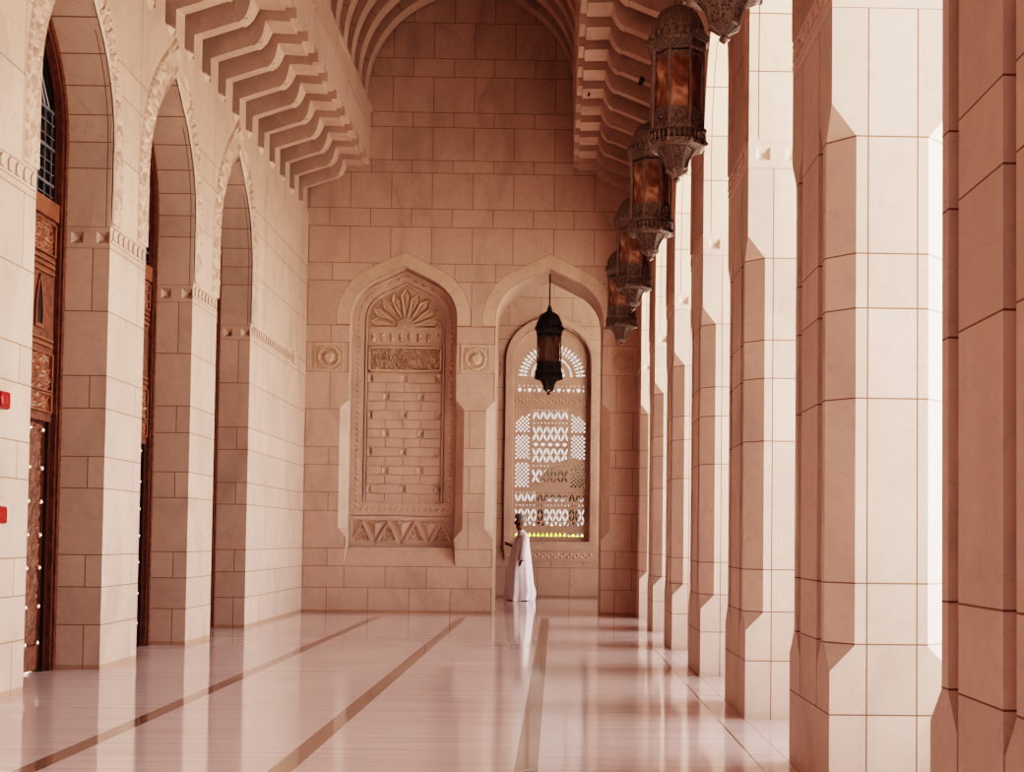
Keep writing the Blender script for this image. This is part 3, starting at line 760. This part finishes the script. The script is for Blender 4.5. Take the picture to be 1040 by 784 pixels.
# ------------------------------------------------------------------ cross hall behind the archway and its window
WC=-.11; WH=.915
b_=MB(); fn=onXZ(YF)
wl=arch(WH,4.90,5.80,16,1.06,WC,82)
b_.tess([[(-9,0),(6,0),(6,8.3),(-9,8.3)],wl],fn); 
b_.loft([[fn(x,z,0) for x,z in wl],[fn(x,z,.42) for x,z in wl]],True,mi=1)
b_.build('wall_front',[M_far,M_stone],fix=False,kind='structure')
b_=MB(); b_.box(-9.2,-9,YB,YF,0,8.3); b_.build('wall_west',M_stone,kind='structure')
b_=MB(); b_.box(6,6.2,YB,22.7,0,8.3); b_.box(6,6.2,22.7,YF,4.5,8.3); b_.build('wall_east',M_stone,kind='structure')  # unseen end wall, added and gapped to tune the cross hall's light
b_=MB(); b_.box(-9.2,6.2,YB-.01,YF,8.3,8.5); b_.build('ceiling_2',M_stone,kind='structure')
def window():
    root=bpy.data.objects.new('window_1',None); C.objects.link(root); root['kind']='structure'
    fn=onXZ(YF)
    H=WH-.02
    # stepped frame
    o=arch(H+.06,4.90,5.84,16,1.02,WC,82); i=arch(H-.075,4.90,5.69,16,1.16,WC,82); i2=arch(H-.10,4.90,5.66,16,1.17,WC,82)
    b_=MB(); b_.loft([[fn(x,z,0) for x,z in o],[fn(x,z,-.06) for x,z in o],[fn(x,z,-.05) for x,z in i],[fn(x,z,.0) for x,z in i],[fn(x,z,.0) for x,z in i2],[fn(x,z,.30) for x,z in i2]],True); b_.build('window_frame',M_stone,root)
    # sill with carved band
    b_=MB(); b_.box(WC-H-.06,WC+H+.06,YF-.09,YF,.98,1.07); b_.box(WC-H-.04,WC+H+.04,YF-.05,YF,.76,.98); s=b_.build('window_sill',M_stone,root)
    b_=MB()
    for q in range(26):
        x=WC-H+.02+(2*H-.04)*(q+.5)/26
        z=.87+(.025 if q%2 else -.025)
        b_.ball((x,YF-.052,z),.03,6,sy=.5)
    b_.build('sill_carving',M_carve,s)
    # pierced stone screen
    S=MB(); ys=.16
    def cell(f,x0,x1,z0,z1,holes,pol=None):
        g=pol or (lambda a,bb:(a,bb))
        loops=[[(x0,z0),(x1,z0),(x1,z1),(x0,z1)]]+[[(x0+(x1-x0)*p,z0+(z1-z0)*q) for p,q in h] for h in holes]
        S.tess([[g(*p) for p in l] for l in loops],lambda a,bb,d:(a,YF+ys,bb))
    dia=[(.5,.10),(.88,.5),(.5,.90),(.12,.5)]
    sqh=[(.04,.04),(.96,.04),(.96,.96),(.04,.96)]
    sl_r=[(.06,.04),(.30,.04),(.78,.42),(.94,.96),(.66,.96),(.22,.55)]; sl_l=[(1-p,q) for p,q in sl_r][::-1]
    tri=[(.12,.1),(.88,.1),(.5,.9)]; trid=[(.5,.1),(.88,.9),(.12,.9)]
    dot=[(.5,.25),(.68,.5),(.5,.75),(.32,.5)]
    heart=[(.5,.08),(.9,.6),(.75,.9),(.5,.78),(.25,.9),(.1,.6)]
    solid=[]
    def rect(x0,x1,z0,z1): solid.append((x0,x1,z0,z1)); cell(None,x0,x1,z0,z1,[])
    def zig(x0,x1,z0,z1,n,up=True):
        w=(x1-x0)/n
        for q in range(n):
            a=x0+q*w; A,B=(sl_r,sl_l) if up else (sl_l,sl_r)
            cell(None,a,a+w/2,z0,z1,[A]); cell(None,a+w/2,a+w,z0,z1,[B])
    def rowof(x0,x1,z0,z1,n,h):
        w=(x1-x0)/n
        for q in range(n): cell(None,x0+q*w,x0+q*w+w,z0,z1,[h] if not callable(h) else ([h(q)] if h(q) else []))
    X0,X1=WC-H+.075,WC+H-.075                        # screen extent
    a0,a1=-.855,-.565; c0,c1=-.505,.245; d0,d1=.305,.60
    zA,zB,zC,zD,zE,zF=3.90,3.44,3.38,2.88,2.80,2.29   # section limits from the top
    def lattice(x0,x1,z0,z1,nx,nz,cut=None):
        w=(x1-x0)/nx; h=(z1-z0)/nz
        for q in range(nx):
            for r in range(nz):
                on=(q+r)%2==0 and not(cut and cut(q,r)); cell(None,x0+q*w,x0+q*w+w,z0+r*h,z0+r*h+h,[sqh] if on else [])
    zb=1.17
    # solid margins
    rect(X0,a0,zb,4.0); rect(d1,X1,zb,4.0)
    rect(a1,c0,zF,4.0); rect(c1,d0,zF,4.0)
    for x0,x1 in ((a0,a1),(d0,d1)):
        rect(x0,x1,zA,4.0); rect(x0,x1,zC,zB); rect(x0,x1,zE,zD); 
    lattice(a0,a1,zB,zA,7,11,lambda q,r:r>5 and q<(r-5)*1.4); lattice(d0,d1,zB,zA,7,11,lambda q,r:r>5 and (6-q)<(r-5)*1.4)
    lattice(a0,a1,zD,zC,7,12); lattice(d0,d1,zD,zC,7,12); lattice(a0,a1,zF,zE,7,12); lattice(d0,d1,zF,zE,7,12)
    # centre bands
    z=4.0; rect(c0,c1,3.93,4.0)
    seq=[('dot',.06),('zu',.16),('gap',.03),('dot',.09),('gap',.03),('zd',.15),('zu',.15),('gap',.02),('dia',.11),('gap',.02),('zd',.15),('zu',.15),('gap',.03),('dot',.09),('gap',.03),('zd',.15),('zu',.12),('gap',0)]
    z=3.93
    for kind,h in seq:
        if kind=='gap' and h==0: h=z-zF
        if h<=0: continue
        if kind=='gap': rect(c0,c1,z-h,z)
        elif kind=='zu': zig(c0,c1,z-h,z,5,True)
        elif kind=='zd': zig(c0,c1,z-h,z,5,False)
        elif kind=='dia': rowof(c0,c1,z-h,z,5,dia)
        else: rowof(c0,c1,z-h,z,10,dot)
        z-=h
    # lower full-width bands
    z=zF; rect(a0,d1,z-.08,z); z-=.08
    for kind,h in [('dot',.06),('zd',.16),('gap',.03),('dot',.09),('gap',.03),('zd',.13),('zu',.13),('tri',.10),('gap',.12),('tri2',.10),('gap',.0)]:
        if kind=='gap' and h==0: h=z-zb
        if kind=='gap': rect(a0,d1,z-h,z)
        elif kind=='zu': zig(a0,d1,z-h,z,11,True)
        elif kind=='zd': zig(a0,d1,z-h,z,11,False)
        elif kind=='tri': rowof(a0,d1,z-h,z,16,lambda q:trid if q%2 else tri)
        elif kind=='tri2': rowof(a0,d1,z-h,z,16,lambda q:tri)
        else: rowof(a0,d1,z-h,z,20,dot)
        z-=h
    # carved transom and small openings above it
    rect(X0,X1,4.0,4.22); rect(X0,-.83,4.22,4.60); rect(.60,X1,4.22,4.60)
    rowof(-.83,.60,4.22,4.28,1,dot) if False else rect(-.83,.60,4.22,4.26)
    rowof(-.83,.60,4.26,4.38,14,lambda q:heart if q%2==0 else dot); rowof(-.83,.60,4.38,4.44,16,dot); rect(-.83,.60,4.44,4.60)
    # semicircular fan
    fc=(-.115,4.60)
    pol=lambda th,r:(fc[0]-r*math.cos(th),fc[1]+r*math.sin(th))
    def ann(r0,r1,n,holes):
        for q in range(n):
            t0,t1=PI*q/n,PI*(q+1)/n
            hs=holes(q)
            # subdivide outer loop by polar map of each corner is enough for narrow cells
            cell(None,t0,t1,r0,r1,hs,pol)
    ann(.60,.725,24,lambda q:[tri] if q%6!=5 else [tri])
    ann(.475,.60,24,lambda q:[trid])
    ann(.44,.475,12,lambda q:[])
    ann(.385,.44,26,lambda q:[[(.15,.1),(.85,.1),(.85,.9),(.15,.9)]])
    ann(.30,.385,10,lambda q:[])
    ann(.16,.30,9,lambda q:[heart]); ann(.001,.16,8,lambda q:[])
    # solid spandrel above the fan
    sp=arch(H-.075,4.90,5.69,16,4.60,WC,82); fanl=[pol(PI*q/24,.725) for q in range(25)]
    S.tess([[sp[0]]+sp[1:]+[fanl[-1]]+fanl[::-1][1:]],lambda a,bb,d:(a,YF+ys,bb))
    o=S.build('pierced_screen',M_stone,root,fix=False)
    md=o.modifiers.new('thick','SOLIDIFY'); md.thickness=.035; md.offset=0
    b_=MB()
    for q in range(22):
        x=X0+.05+(X1-X0-.1)*(q+.5)/22
        b_.ball((x,YF+ys-.02,4.10+(.02 if q%2 else -.015)),.028,6,sy=.5)
    b_.box(X0,X1,YF+ys-.035,YF+ys,4.16,4.20); b_.box(X0,X1,YF+ys-.035,YF+ys,4.01,4.04)
    b_.build('carved_transom',M_carve,root)
    # scroll carving on the wall round the arch head
    b_=MB()
    for s in (-1,1):
        for q in range(9):
            th=.08+1.32*q/8; r=1.10+.04*math.sin(q*2)
            cx=WC+s*r*math.cos(th); cz=4.55+1.12*math.sin(th)*1.02
            b_.tube([(cx+s*.05*math.cos(u+th),YF-.01,cz+.07*math.sin(u+th)) for u in [k*.5 for k in range(9)]],[.006+.012*k/8 for k in range(9)],5)
    b_.build('scroll_carving',M_stone,root)
window()
# through the pierced screen: hedge and a domed pavilion outside
b_=MB()
for q in range(260):
    x=-7+14*random.random(); y=YF+4+1.6*random.random(); z=.1+1.25*random.random()
    b_.ball((x,y,z),.22+.12*random.random(),7)
tag(b_.build('clipped_hedge',M_hedge),'yellow green hedge seen through the foot of the pierced window','hedge')
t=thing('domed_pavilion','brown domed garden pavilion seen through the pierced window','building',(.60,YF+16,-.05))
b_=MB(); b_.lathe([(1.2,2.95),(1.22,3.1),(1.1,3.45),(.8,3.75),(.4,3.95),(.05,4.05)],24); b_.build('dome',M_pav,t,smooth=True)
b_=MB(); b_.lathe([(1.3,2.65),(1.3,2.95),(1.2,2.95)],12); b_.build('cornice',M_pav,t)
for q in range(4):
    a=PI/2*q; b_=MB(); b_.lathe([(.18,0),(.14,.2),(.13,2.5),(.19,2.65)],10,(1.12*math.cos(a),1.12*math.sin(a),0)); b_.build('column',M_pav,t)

# ------------------------------------------------------------------ lanterns
def lantern(label,loc,rod,M_bronze=None,M_bar=None,M_amber=None):
    M_bronze=M_bronze or globals()['M_bronze']; M_bar=M_bar or globals()['M_bar']; M_amber=M_amber or globals()['M_amber']
    t=thing('hanging_lantern',label,'lantern',loc)
    R8=lambda r:r/math.cos(PI/8)*1.0; rot=PI/8
    # heights relative to the tip
    b_=MB(); b_.lathe([(.012,1.36),(.012,1.36+max(rod,.22))],8); b_.lathe([(.03,1.37),(.045,1.40),(.03,1.45),(.02,1.48)],10); b_.build('hanging_rod',M_bar,t)
    if rod<0:       # arm from the arcade wall that carries the lantern
        b_=MB(); b_.tube([(-.01,0,1.57),(.12,0,1.60),(.28,0,1.57),(XR-LX-.02,0,1.52)],.016,8);
        b_.box(XR-LX-.045,XR-LX-.002,-.05,.05,1.46,1.58); b_.build('wall_bracket',M_bar,t)
    b_=MB(); b_.lathe([(.20,1.085),(.206,1.14),(.202,1.19),(.183,1.255),(.145,1.315),(.09,1.357),(.03,1.385)],16,rot=rot); dm=b_.build('pierced_dome',M_bronze,t)
    b_=MB()
    for q in range(16):
        a=2*PI*q/16+rot; b_.tube([(.206*math.cos(a),.206*math.sin(a),1.09),(.204*math.cos(a),.204*math.sin(a),1.19),(.147*math.cos(a),.147*math.sin(a),1.317),(.04*math.cos(a),.04*math.sin(a),1.382)],.006,5)
    b_.build('dome_ribs',M_bar,dm)
    b_=MB(); b_.lathe([(.205,.985),(.225,1.0),(.225,1.06),(.238,1.07),(.238,1.09),(.20,1.10)],8,rot=rot)
    for q in range(8):
        a=2*PI*q/8+rot; rr=.238; b_.ball((rr*math.cos(a),rr*math.sin(a),1.10),.017,6)
    cr=b_.build('upper_cornice',M_bronze,t)
    b_=MB()
    for q in range(24):
        a=2*PI*q/24; r=.222; b_.lathe([(.027,1.08),(.018,1.115),(.002,1.14)],5,(r*math.cos(a),r*math.sin(a),0))
    b_.build('cresting',M_bar,cr)
    # glazed cage
    r=.205
    for q in range(8):
        a0=rot+2*PI*q/8; a1=a0+2*PI/8
        P=lambda f,rr,z:((rr*math.cos(a0)*(1-f)+rr*math.cos(a1)*f),(rr*math.sin(a0)*(1-f)+rr*math.sin(a1)*f),z)
        b_=MB(); b_.tube([P(0,r,.40),P(0,r,.99)],.011,6); b_.build('cage_post',M_bar,t)
        b_=MB(); b_.add([P(.05,r-.014,.54),P(.95,r-.014,.54),P(.95,r-.014,.97),P(.05,r-.014,.97)],[(0,1,2,3)]); g=b_.build('glass_panel',M_amber,t,fix=False)
        b_=MB()
        # pointed head of each light, and pierced plate below the glass
        hd=[P(.04,r-.004,.97),P(.04,r-.004,.86),P(.14,r-.004,.90),P(.30,r-.004,.935),P(.5,r-.004,.955),P(.70,r-.004,.935),P(.86,r-.004,.90),P(.96,r-.004,.86),P(.96,r-.004,.97)]
        b_.add(hd,[(0,1,2),(0,2,3),(0,3,4),(0,4,8),(8,4,5),(8,5,6),(8,6,7)])
        b_.build('arched_head',M_bronze,t,fix=False); b_=MB()
        b_.add([P(.02,r-.004,.40),P(.98,r-.004,.40),P(.98,r-.004,.545),P(.02,r-.004,.545)],[(0,1,2,3)])
        c=P(.5,r,.47); nx,ny=math.cos((a0+a1)/2),math.sin((a0+a1)/2)
        ringp=[(c[0]-ny*.042*math.cos(u)+nx*.004,c[1]+nx*.042*math.cos(u)+ny*.004,.47+.042*math.sin(u)) for u in [2*PI*k/10 for k in range(11)]]
        pp=b_.build('pierced_plate',M_bronze,t,fix=False); b_=MB(); b_.tube(ringp,.007,4); b_.ball((c[0]+nx*.004,c[1]+ny*.004,.47),.018,6); b_.build('rosette',M_bar,pp)
    b_=MB(); b_.lathe([(.195,.255),(.225,.27),(.225,.30),(.205,.32),(.205,.36),(.235,.37),(.235,.395),(.20,.41)],8,rot=rot); ga=b_.build('lower_gallery',M_bronze,t)
    b_=MB()
    for q in range(32):
        a=2*PI*q/32; rr=.212; b_.lathe([(.002,.30),(.014,.325),(.012,.36)],5,(rr*math.cos(a),rr*math.sin(a),0))
    for q in range(8):
        a=2*PI*q/8+rot; b_.ball((.232*math.cos(a),.232*math.sin(a),.285),.018,6)
    b_.build('drop_fringe',M_bar,ga)
    b_=MB(); b_.lathe([(.15,.262),(.145,.25),(.115,.21),(.092,.165),(.082,.125),(.08,.115),(.092,.11),(.092,.098),(.085,.092)],8,rot=rot); fu=b_.build('pierced_funnel',M_bronze,t)
    b_=MB()
    for q in range(8):
        a=2*PI*q/8+rot; b_.tube([((rr)*math.cos(a),(rr)*math.sin(a),z) for rr,z in ((.152,.262),(.146,.25),(.117,.21),(.094,.165),(.083,.12))],.007,5)
        b_.tube([(.09*math.cos(a),.09*math.sin(a),.098),(.02*math.cos(a),.02*math.sin(a),.055)],.007,5)
    b_.build('funnel_ribs',M_bar,fu)
    b_=MB(); b_.lathe([(.02,.06),(.012,.05),(.03,.035),(.032,.025),(.012,.01),(.002,0)],10); b_.build('tip_finial',M_bar,t)
    return t
LX,LZ=.90,3.96
labs=['bronze lantern showing only its pierced funnel and tip, fifth from the end wall','large bronze lantern with amber glass shown whole, fourth from the end wall','bronze lantern with amber glass, third of the arcade row from the end wall','bronze lantern with amber glass, second of the arcade row from the end wall','smallest looking amber bronze lantern of the arcade row, first from the end wall']
proto=None
for q in range(5):
    y=6.43+2.56*q
    loc=(LX,y,LZ)
    if proto is None: t=lantern(labs[q],loc,-1); proto=t
    else: t=copy_tree(proto); t.location=loc; t['label']=labs[q]
    t['group']='bronze lanterns hung in a row along the arcade'
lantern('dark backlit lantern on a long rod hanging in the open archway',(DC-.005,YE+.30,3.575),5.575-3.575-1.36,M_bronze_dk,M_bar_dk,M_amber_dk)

# ------------------------------------------------------------------ small fittings
def alarm(z,label,kind):
    t=thing('fire_alarm',label,'alarm',(XL-.004,8.50,z),'red alarm units on the wall beside the door with dark carved leaves')
    b_=MB(); pr=[(.0,.055),(.02,.06),(.075,.06),(.09,.05),(.095,.02),(.095,.0)]
    L=[(0,.062)]; loops=[]
    for x,r in ((0,.062),(.02,.064),(.07,.064),(.09,.055),(.098,.03)):
        rr=r; loops.append([(x,s*(rr+.085),zz*(rr)) for s,zz in ((-1,-.7),(-.95,-1),(.95,-1),(1,-.7),(1,.7),(.95,1),(-.95,1),(-1,.7))])
    b_.loft(loops,True,(True,True)); b_.build('housing',M_red,t)
    b_=MB(); 
    if kind: b_.box(.03,.085,.135,.160,-.045,.045); b_.build('lens',M_redw,t)
    else: b_.lathe([(.05,0),(.05,.012),(.03,.018)],16); o=b_.build('sounder_disc',M_red,t); o.rotation_euler=(0,PI/2,0); o.location=(.098,0,0)
    return t
alarm(2.175,'plain red alarm unit beside the carved door, upper one of two',0); alarm(1.345,'red alarm unit with pale end lens beside the carved door, lower one of two',1)
def spot(loc,lab,k=1.0):
    t=thing('spotlight',lab,'spotlight',loc); t.scale=(k,k,k)
    b_=MB(); b_.lathe([(.018,-.045),(.03,-.04),(.034,.035),(.02,.045)],10); o=b_.build('lamp_head',M_black,t); o.rotation_euler=(.9,.5,0)
    b_=MB(); b_.box(-.01,.01,-.01,.01,0,.06); b_.build('bracket',M_black,t)
spot((.98,14.2,6.80),'small black spotlight under a bracket on the pillars side, beside the large bronze lantern')
spot((.375,15.55,7.14),'tiny dark fitting under the level head of a bracket on the pillars side',.5)

# ------------------------------------------------------------------ walking man
def person():
    px,py=-.705,23.30
    def P(zx,zy,dy=0): return ((zx-200)*.00272, dy, (706-zy)*.00272)
    # skeleton for the skin modifier
    V=[];E=[];Rr=[]
    def add(p,r,par=None):
        V.append(p); Rr.append(r if isinstance(r,tuple) else (r,r))
        if par is not None: E.append((par,len(V)-1))
        return len(V)-1
    pel=add(P(215,380),(.125,.14)); sp=add(P(222,300),(.12,.15),pel); ch=add(P(222,245),(.11,.15),sp); nk0=add(P(214,212),.062,ch); nk=add(P(205,192),.055,nk0)
    hd=add(P(200,168),(.074,.07),nk); h2=add(P(197,148),(.094,.078),hd); h3=add(P(203,120),(.10,.08),h2); h4=add(P(208,96),(.07,.06),h3)
    add(P(174,172),.034,hd); add(P(160,150),.017,h2)
    # legs
    for s,pts in ((-1,[(212,420),(195,530),(180,660),(178,692)]),(1,[(225,420),(245,530),(275,640),(282,680)])):
        q=pel
        for (a,bb),r in zip(pts,(.085,.062,.042,.036)): q=add(P(a,bb,s*.085),r,q)
        ft=add(P(pts[-1][0]-38,pts[-1][1]+(10 if s<0 else 22),s*.085),.028,q); 
    # arms: near (left) hanging, far (right) raised in front holding the phone
    sh=add(P(232,238,-.17),.06,ch); el=add(P(232,335,-.22),.042,sh); wr=add(P(220,410,-.23),.026,el); hn=add(P(214,432,-.23),(.022,.036),wr)
    sh2=add(P(218,238,.17),.06,ch); el2=add(P(205,325,.19),.042,sh2); wr2=add(P(140,312,.13),.026,el2); hn2=add(P(118,304,.12),(.02,.034),wr2)
    for k in range(4):
        a=add(P(213-k*3,446,-.255+.017*k),.0085,hn); bb=add(P(206-k*3,456,-.252+.017*k),.008,a); add(P(199-k*2,452,-.25+.016*k),.007,bb)
    a=add(P(204,436,-.205),.009,hn); add(P(196,444,-.20),.008,a)
    for k in range(4):
        a=add(P(106,306-k*6,.095),.0085,hn2); bb=add(P(97,302-k*6,.085),.008,a); add(P(97,296-k*6,.11),.007,bb)
    a=add(P(112,292,.13),.009,hn2); add(P(104,286,.125),.008,a)
    me=bpy.data.meshes.new('person'); me.from_pydata(V,E,[])
    o=bpy.data.objects.new('person',me); C.objects.link(o); o.location=(px,py,0)
    sk=o.modifiers.new('skin','SKIN'); sk.use_smooth_shade=True
    ly=me.skin_vertices[0].data if me.skin_vertices else None
    if ly is None:
        bpy.context.view_layer.objects.active=o
        ly=me.skin_vertices.new().data if hasattr(me.skin_vertices,'new') else None
    for i,sv in enumerate(ly): sv.radius=Rr[i]; sv.use_root=(i==0)
    su=o.modifiers.new('sub','SUBSURF'); su.levels=1; su.render_levels=2
    dg=bpy.context.evaluated_depsgraph_get(); ev=o.evaluated_get(dg); m2=bpy.data.meshes.new_from_object(ev)
    o.modifiers.clear(); o.data=m2; m2.name='person'
    m2.materials.clear(); m2.materials.append(M_skin)
    for p_ in m2.polygons: p_.use_smooth=True
    tag(o,'man in long white robe and grey cap walking left past the window','person')
    # robe body
    prof=[(703,103,292,.26),(680,103,300,.26),(640,106,308,.255),(590,108,300,.245),(540,110,296,.24),(490,112,292,.235),(440,120,288,.23),(390,132,284,.225),(340,145,278,.22),(300,155,274,.22),(265,168,270,.225),(240,178,268,.225),(228,184,262,.20),(216,190,250,.135),(204,193,236,.085),(196,193,230,.068)]
    b_=MB(); loops=[]; n=48
    for zy,xa,xb,dy in prof:
        l=[]; f=max(0,(zy-330)/370)
        for i in range(n):
            a=2*PI*i/n
            fold=1+f*(.10*math.sin(7*a+zy*.004)+.06*math.sin(13*a+1.3))
            cx=(xa+xb)/2; rx=(xb-xa)/2
            c_,s_=math.cos(a),math.sin(a)
            x,_,z=P(cx+rx*c_*fold,zy)
            y=dy*s_*fold
            if zy>670: z+=.012*math.sin(5*a)
            # train of the rear hem
            if c_>.85 and zy>600 : x+=.045*(zy-600)/100
            l.append((x,y,z))
        loops.append(l)
    b_.loft(loops,True,(False,False)); r_=b_.build('robe',M_robe,o,smooth=True)
    # sleeves
    for dy,pts,rad in ((-1,[(234,226,-.13),(235,246,-.18),(236,300,-.215),(230,360,-.235),(221,415,-.235)],(.045,.085,.078,.074,.08)),(1,[(220,226,.12),(219,246,.165),(207,322,.18),(170,318,.15),(146,313,.135)],(.045,.085,.074,.066,.06))):
        b_=MB(); path=[P(a,bb,c) for a,bb,c in pts]; b_.tube(path,list(rad),16); b_.build('sleeve',M_robe,r_,smooth=True)
    # cap
    b_=MB(); c0=P(205,118)
    loops=[]
    for dz,rr in ((-.02,.109),(.015,.110),(.05,.108),(.085,.098),(.095,.08),(.098,.01)):
        loops.append([(c0[0]+.25*dz+rr*math.cos(2*PI*i/24), rr*.86*math.sin(2*PI*i/24), c0[2]+dz-.30*rr*math.cos(2*PI*i/24)) for i in range(24)])
    b_.loft(loops,True,(False,True)); b_.build('cap',M_cap,o,smooth=True)
    b_=MB()
    e=P(166,156); 
    for s in (-1,1): b_.ball((e[0]+.012,s*.032,e[2]),.011,8)
    b_.build('eyes',M_black,o)
    b_=MB()
    for s in (-1,1): b_.ball((P(204,158)[0],s*.083,P(204,158)[2]),.03,8,sx=.7,sy=.35)
    b_.build('ears',M_skin,o,smooth=True)
    for s,(a,bb),tilt in ((-1,(162,700),0),(1,(262,694),.5)):
        b_=MB(); x,_,z=P(a,bb)
        poly=[(x-.12,-.045),(x-.06,-.055),(x+.11,-.04),(x+.13,0),(x+.11,.04),(x-.06,.055),(x-.12,.045),(x-.145,0)]
        b_.loft([[(p,s*.085+q,.002+max(0,(p-x+.12))*tilt*.5) for p,q in poly],[(p,s*.085+q,.022+max(0,(p-x+.12))*tilt*.5) for p,q in poly]],True,(True,True)); b_.build('sandal',M_sandal,o)
    ph=P(100,295,.112)
    b_=MB(); b_.box(-.075,.075,-.036,.036,-.005,.005); q=b_.build('mobile_phone',M_black); q.location=(px+ph[0]-.01,py+ph[1],ph[2]+.022); q.rotation_euler=(0,.35,0)
    tag(q,'dark mobile phone held out in the walking man\'s hand','phone')
person()

# ------------------------------------------------------------------ light
SKY_SIDE,SKY_BASE=9.5,0.5
w=bpy.data.worlds.new('sky'); bpy.context.scene.world=w; w.use_nodes=True
nt=w.node_tree; bg=nt.nodes['Background']
tc=N(nt,'ShaderNodeTexCoord'); sp_=N(nt,'ShaderNodeSeparateXYZ'); nt.links.new(tc.outputs['Generated'],sp_.inputs[0])
c=ramp(nt,M(nt,'MULTIPLY_ADD',sp_.outputs[2],.5,.5),[(.48,(.98,.88,.80)),(.55,(1,.92,.88)),(.75,(.92,.91,.95))])
nt.links.new(c,bg.inputs[0])
# hazy sky, brightest over the open court to the right
glow=M(nt,'POWER',M(nt,'MAXIMUM',sp_.outputs[0],0.0),6.0)
nt.links.new(M(nt,'MULTIPLY_ADD',glow,SKY_SIDE,SKY_BASE),bg.inputs[1])
sun=bpy.data.lights.new('sun','SUN'); sun.energy=17.0; sun.angle=.01; sun.color=(1,.93,.84)
so=bpy.data.objects.new('sun',sun); C.objects.link(so)
so.rotation_euler=(math.radians(8),math.radians(-9),0)       # high sun from the far side of the roof: the court outside is lit, the hall is not

# ------------------------------------------------------------------ camera (solved from the photograph)
PITCHc,YAW,ROLL,PX,PY,F=3.32445043e-02,1.76178694e-02,1.16183009e-02,585.590018,507.487870,1200.0
def world_dir(x,y,z):
    c,s=math.cos(PITCHc),math.sin(PITCHc); y,z=c*y-s*z,s*y+c*z
    c,s=math.cos(YAW),math.sin(YAW); x,y=c*x+s*y,-s*x+c*y
    return Vector((x,y,z))
cr_,sr_=math.cos(ROLL),math.sin(ROLL)
right=world_dir(cr_,0,sr_); up=world_dir(-sr_,0,cr_); fwd=world_dir(0,1,0)
mat=Matrix((( right.x,up.x,-fwd.x,0),(right.y,up.y,-fwd.y,0),(right.z,up.z,-fwd.z,1.22),(0,0,0,1)))
cam=bpy.data.cameras.new('camera'); co=bpy.data.objects.new('camera',cam); C.objects.link(co); co.matrix_world=mat
cam.sensor_fit='HORIZONTAL'; cam.sensor_width=36; cam.lens=36*F/1040
cam.shift_x=(520-PX)/1040; cam.shift_y=(PY-392)/1040; cam.clip_start=.05; cam.clip_end=300
S=bpy.context.scene; S.camera=co
S.view_settings.view_transform='Filmic'; S.view_settings.look='Very High Contrast'; S.view_settings.exposure=0.88; S.view_settings.gamma=0.94
S.cycles.use_denoising=True; S.cycles.max_bounces=14; S.cycles.diffuse_bounces=10; S.cycles.glossy_bounces=5
S.cycles.sample_clamp_indirect=20
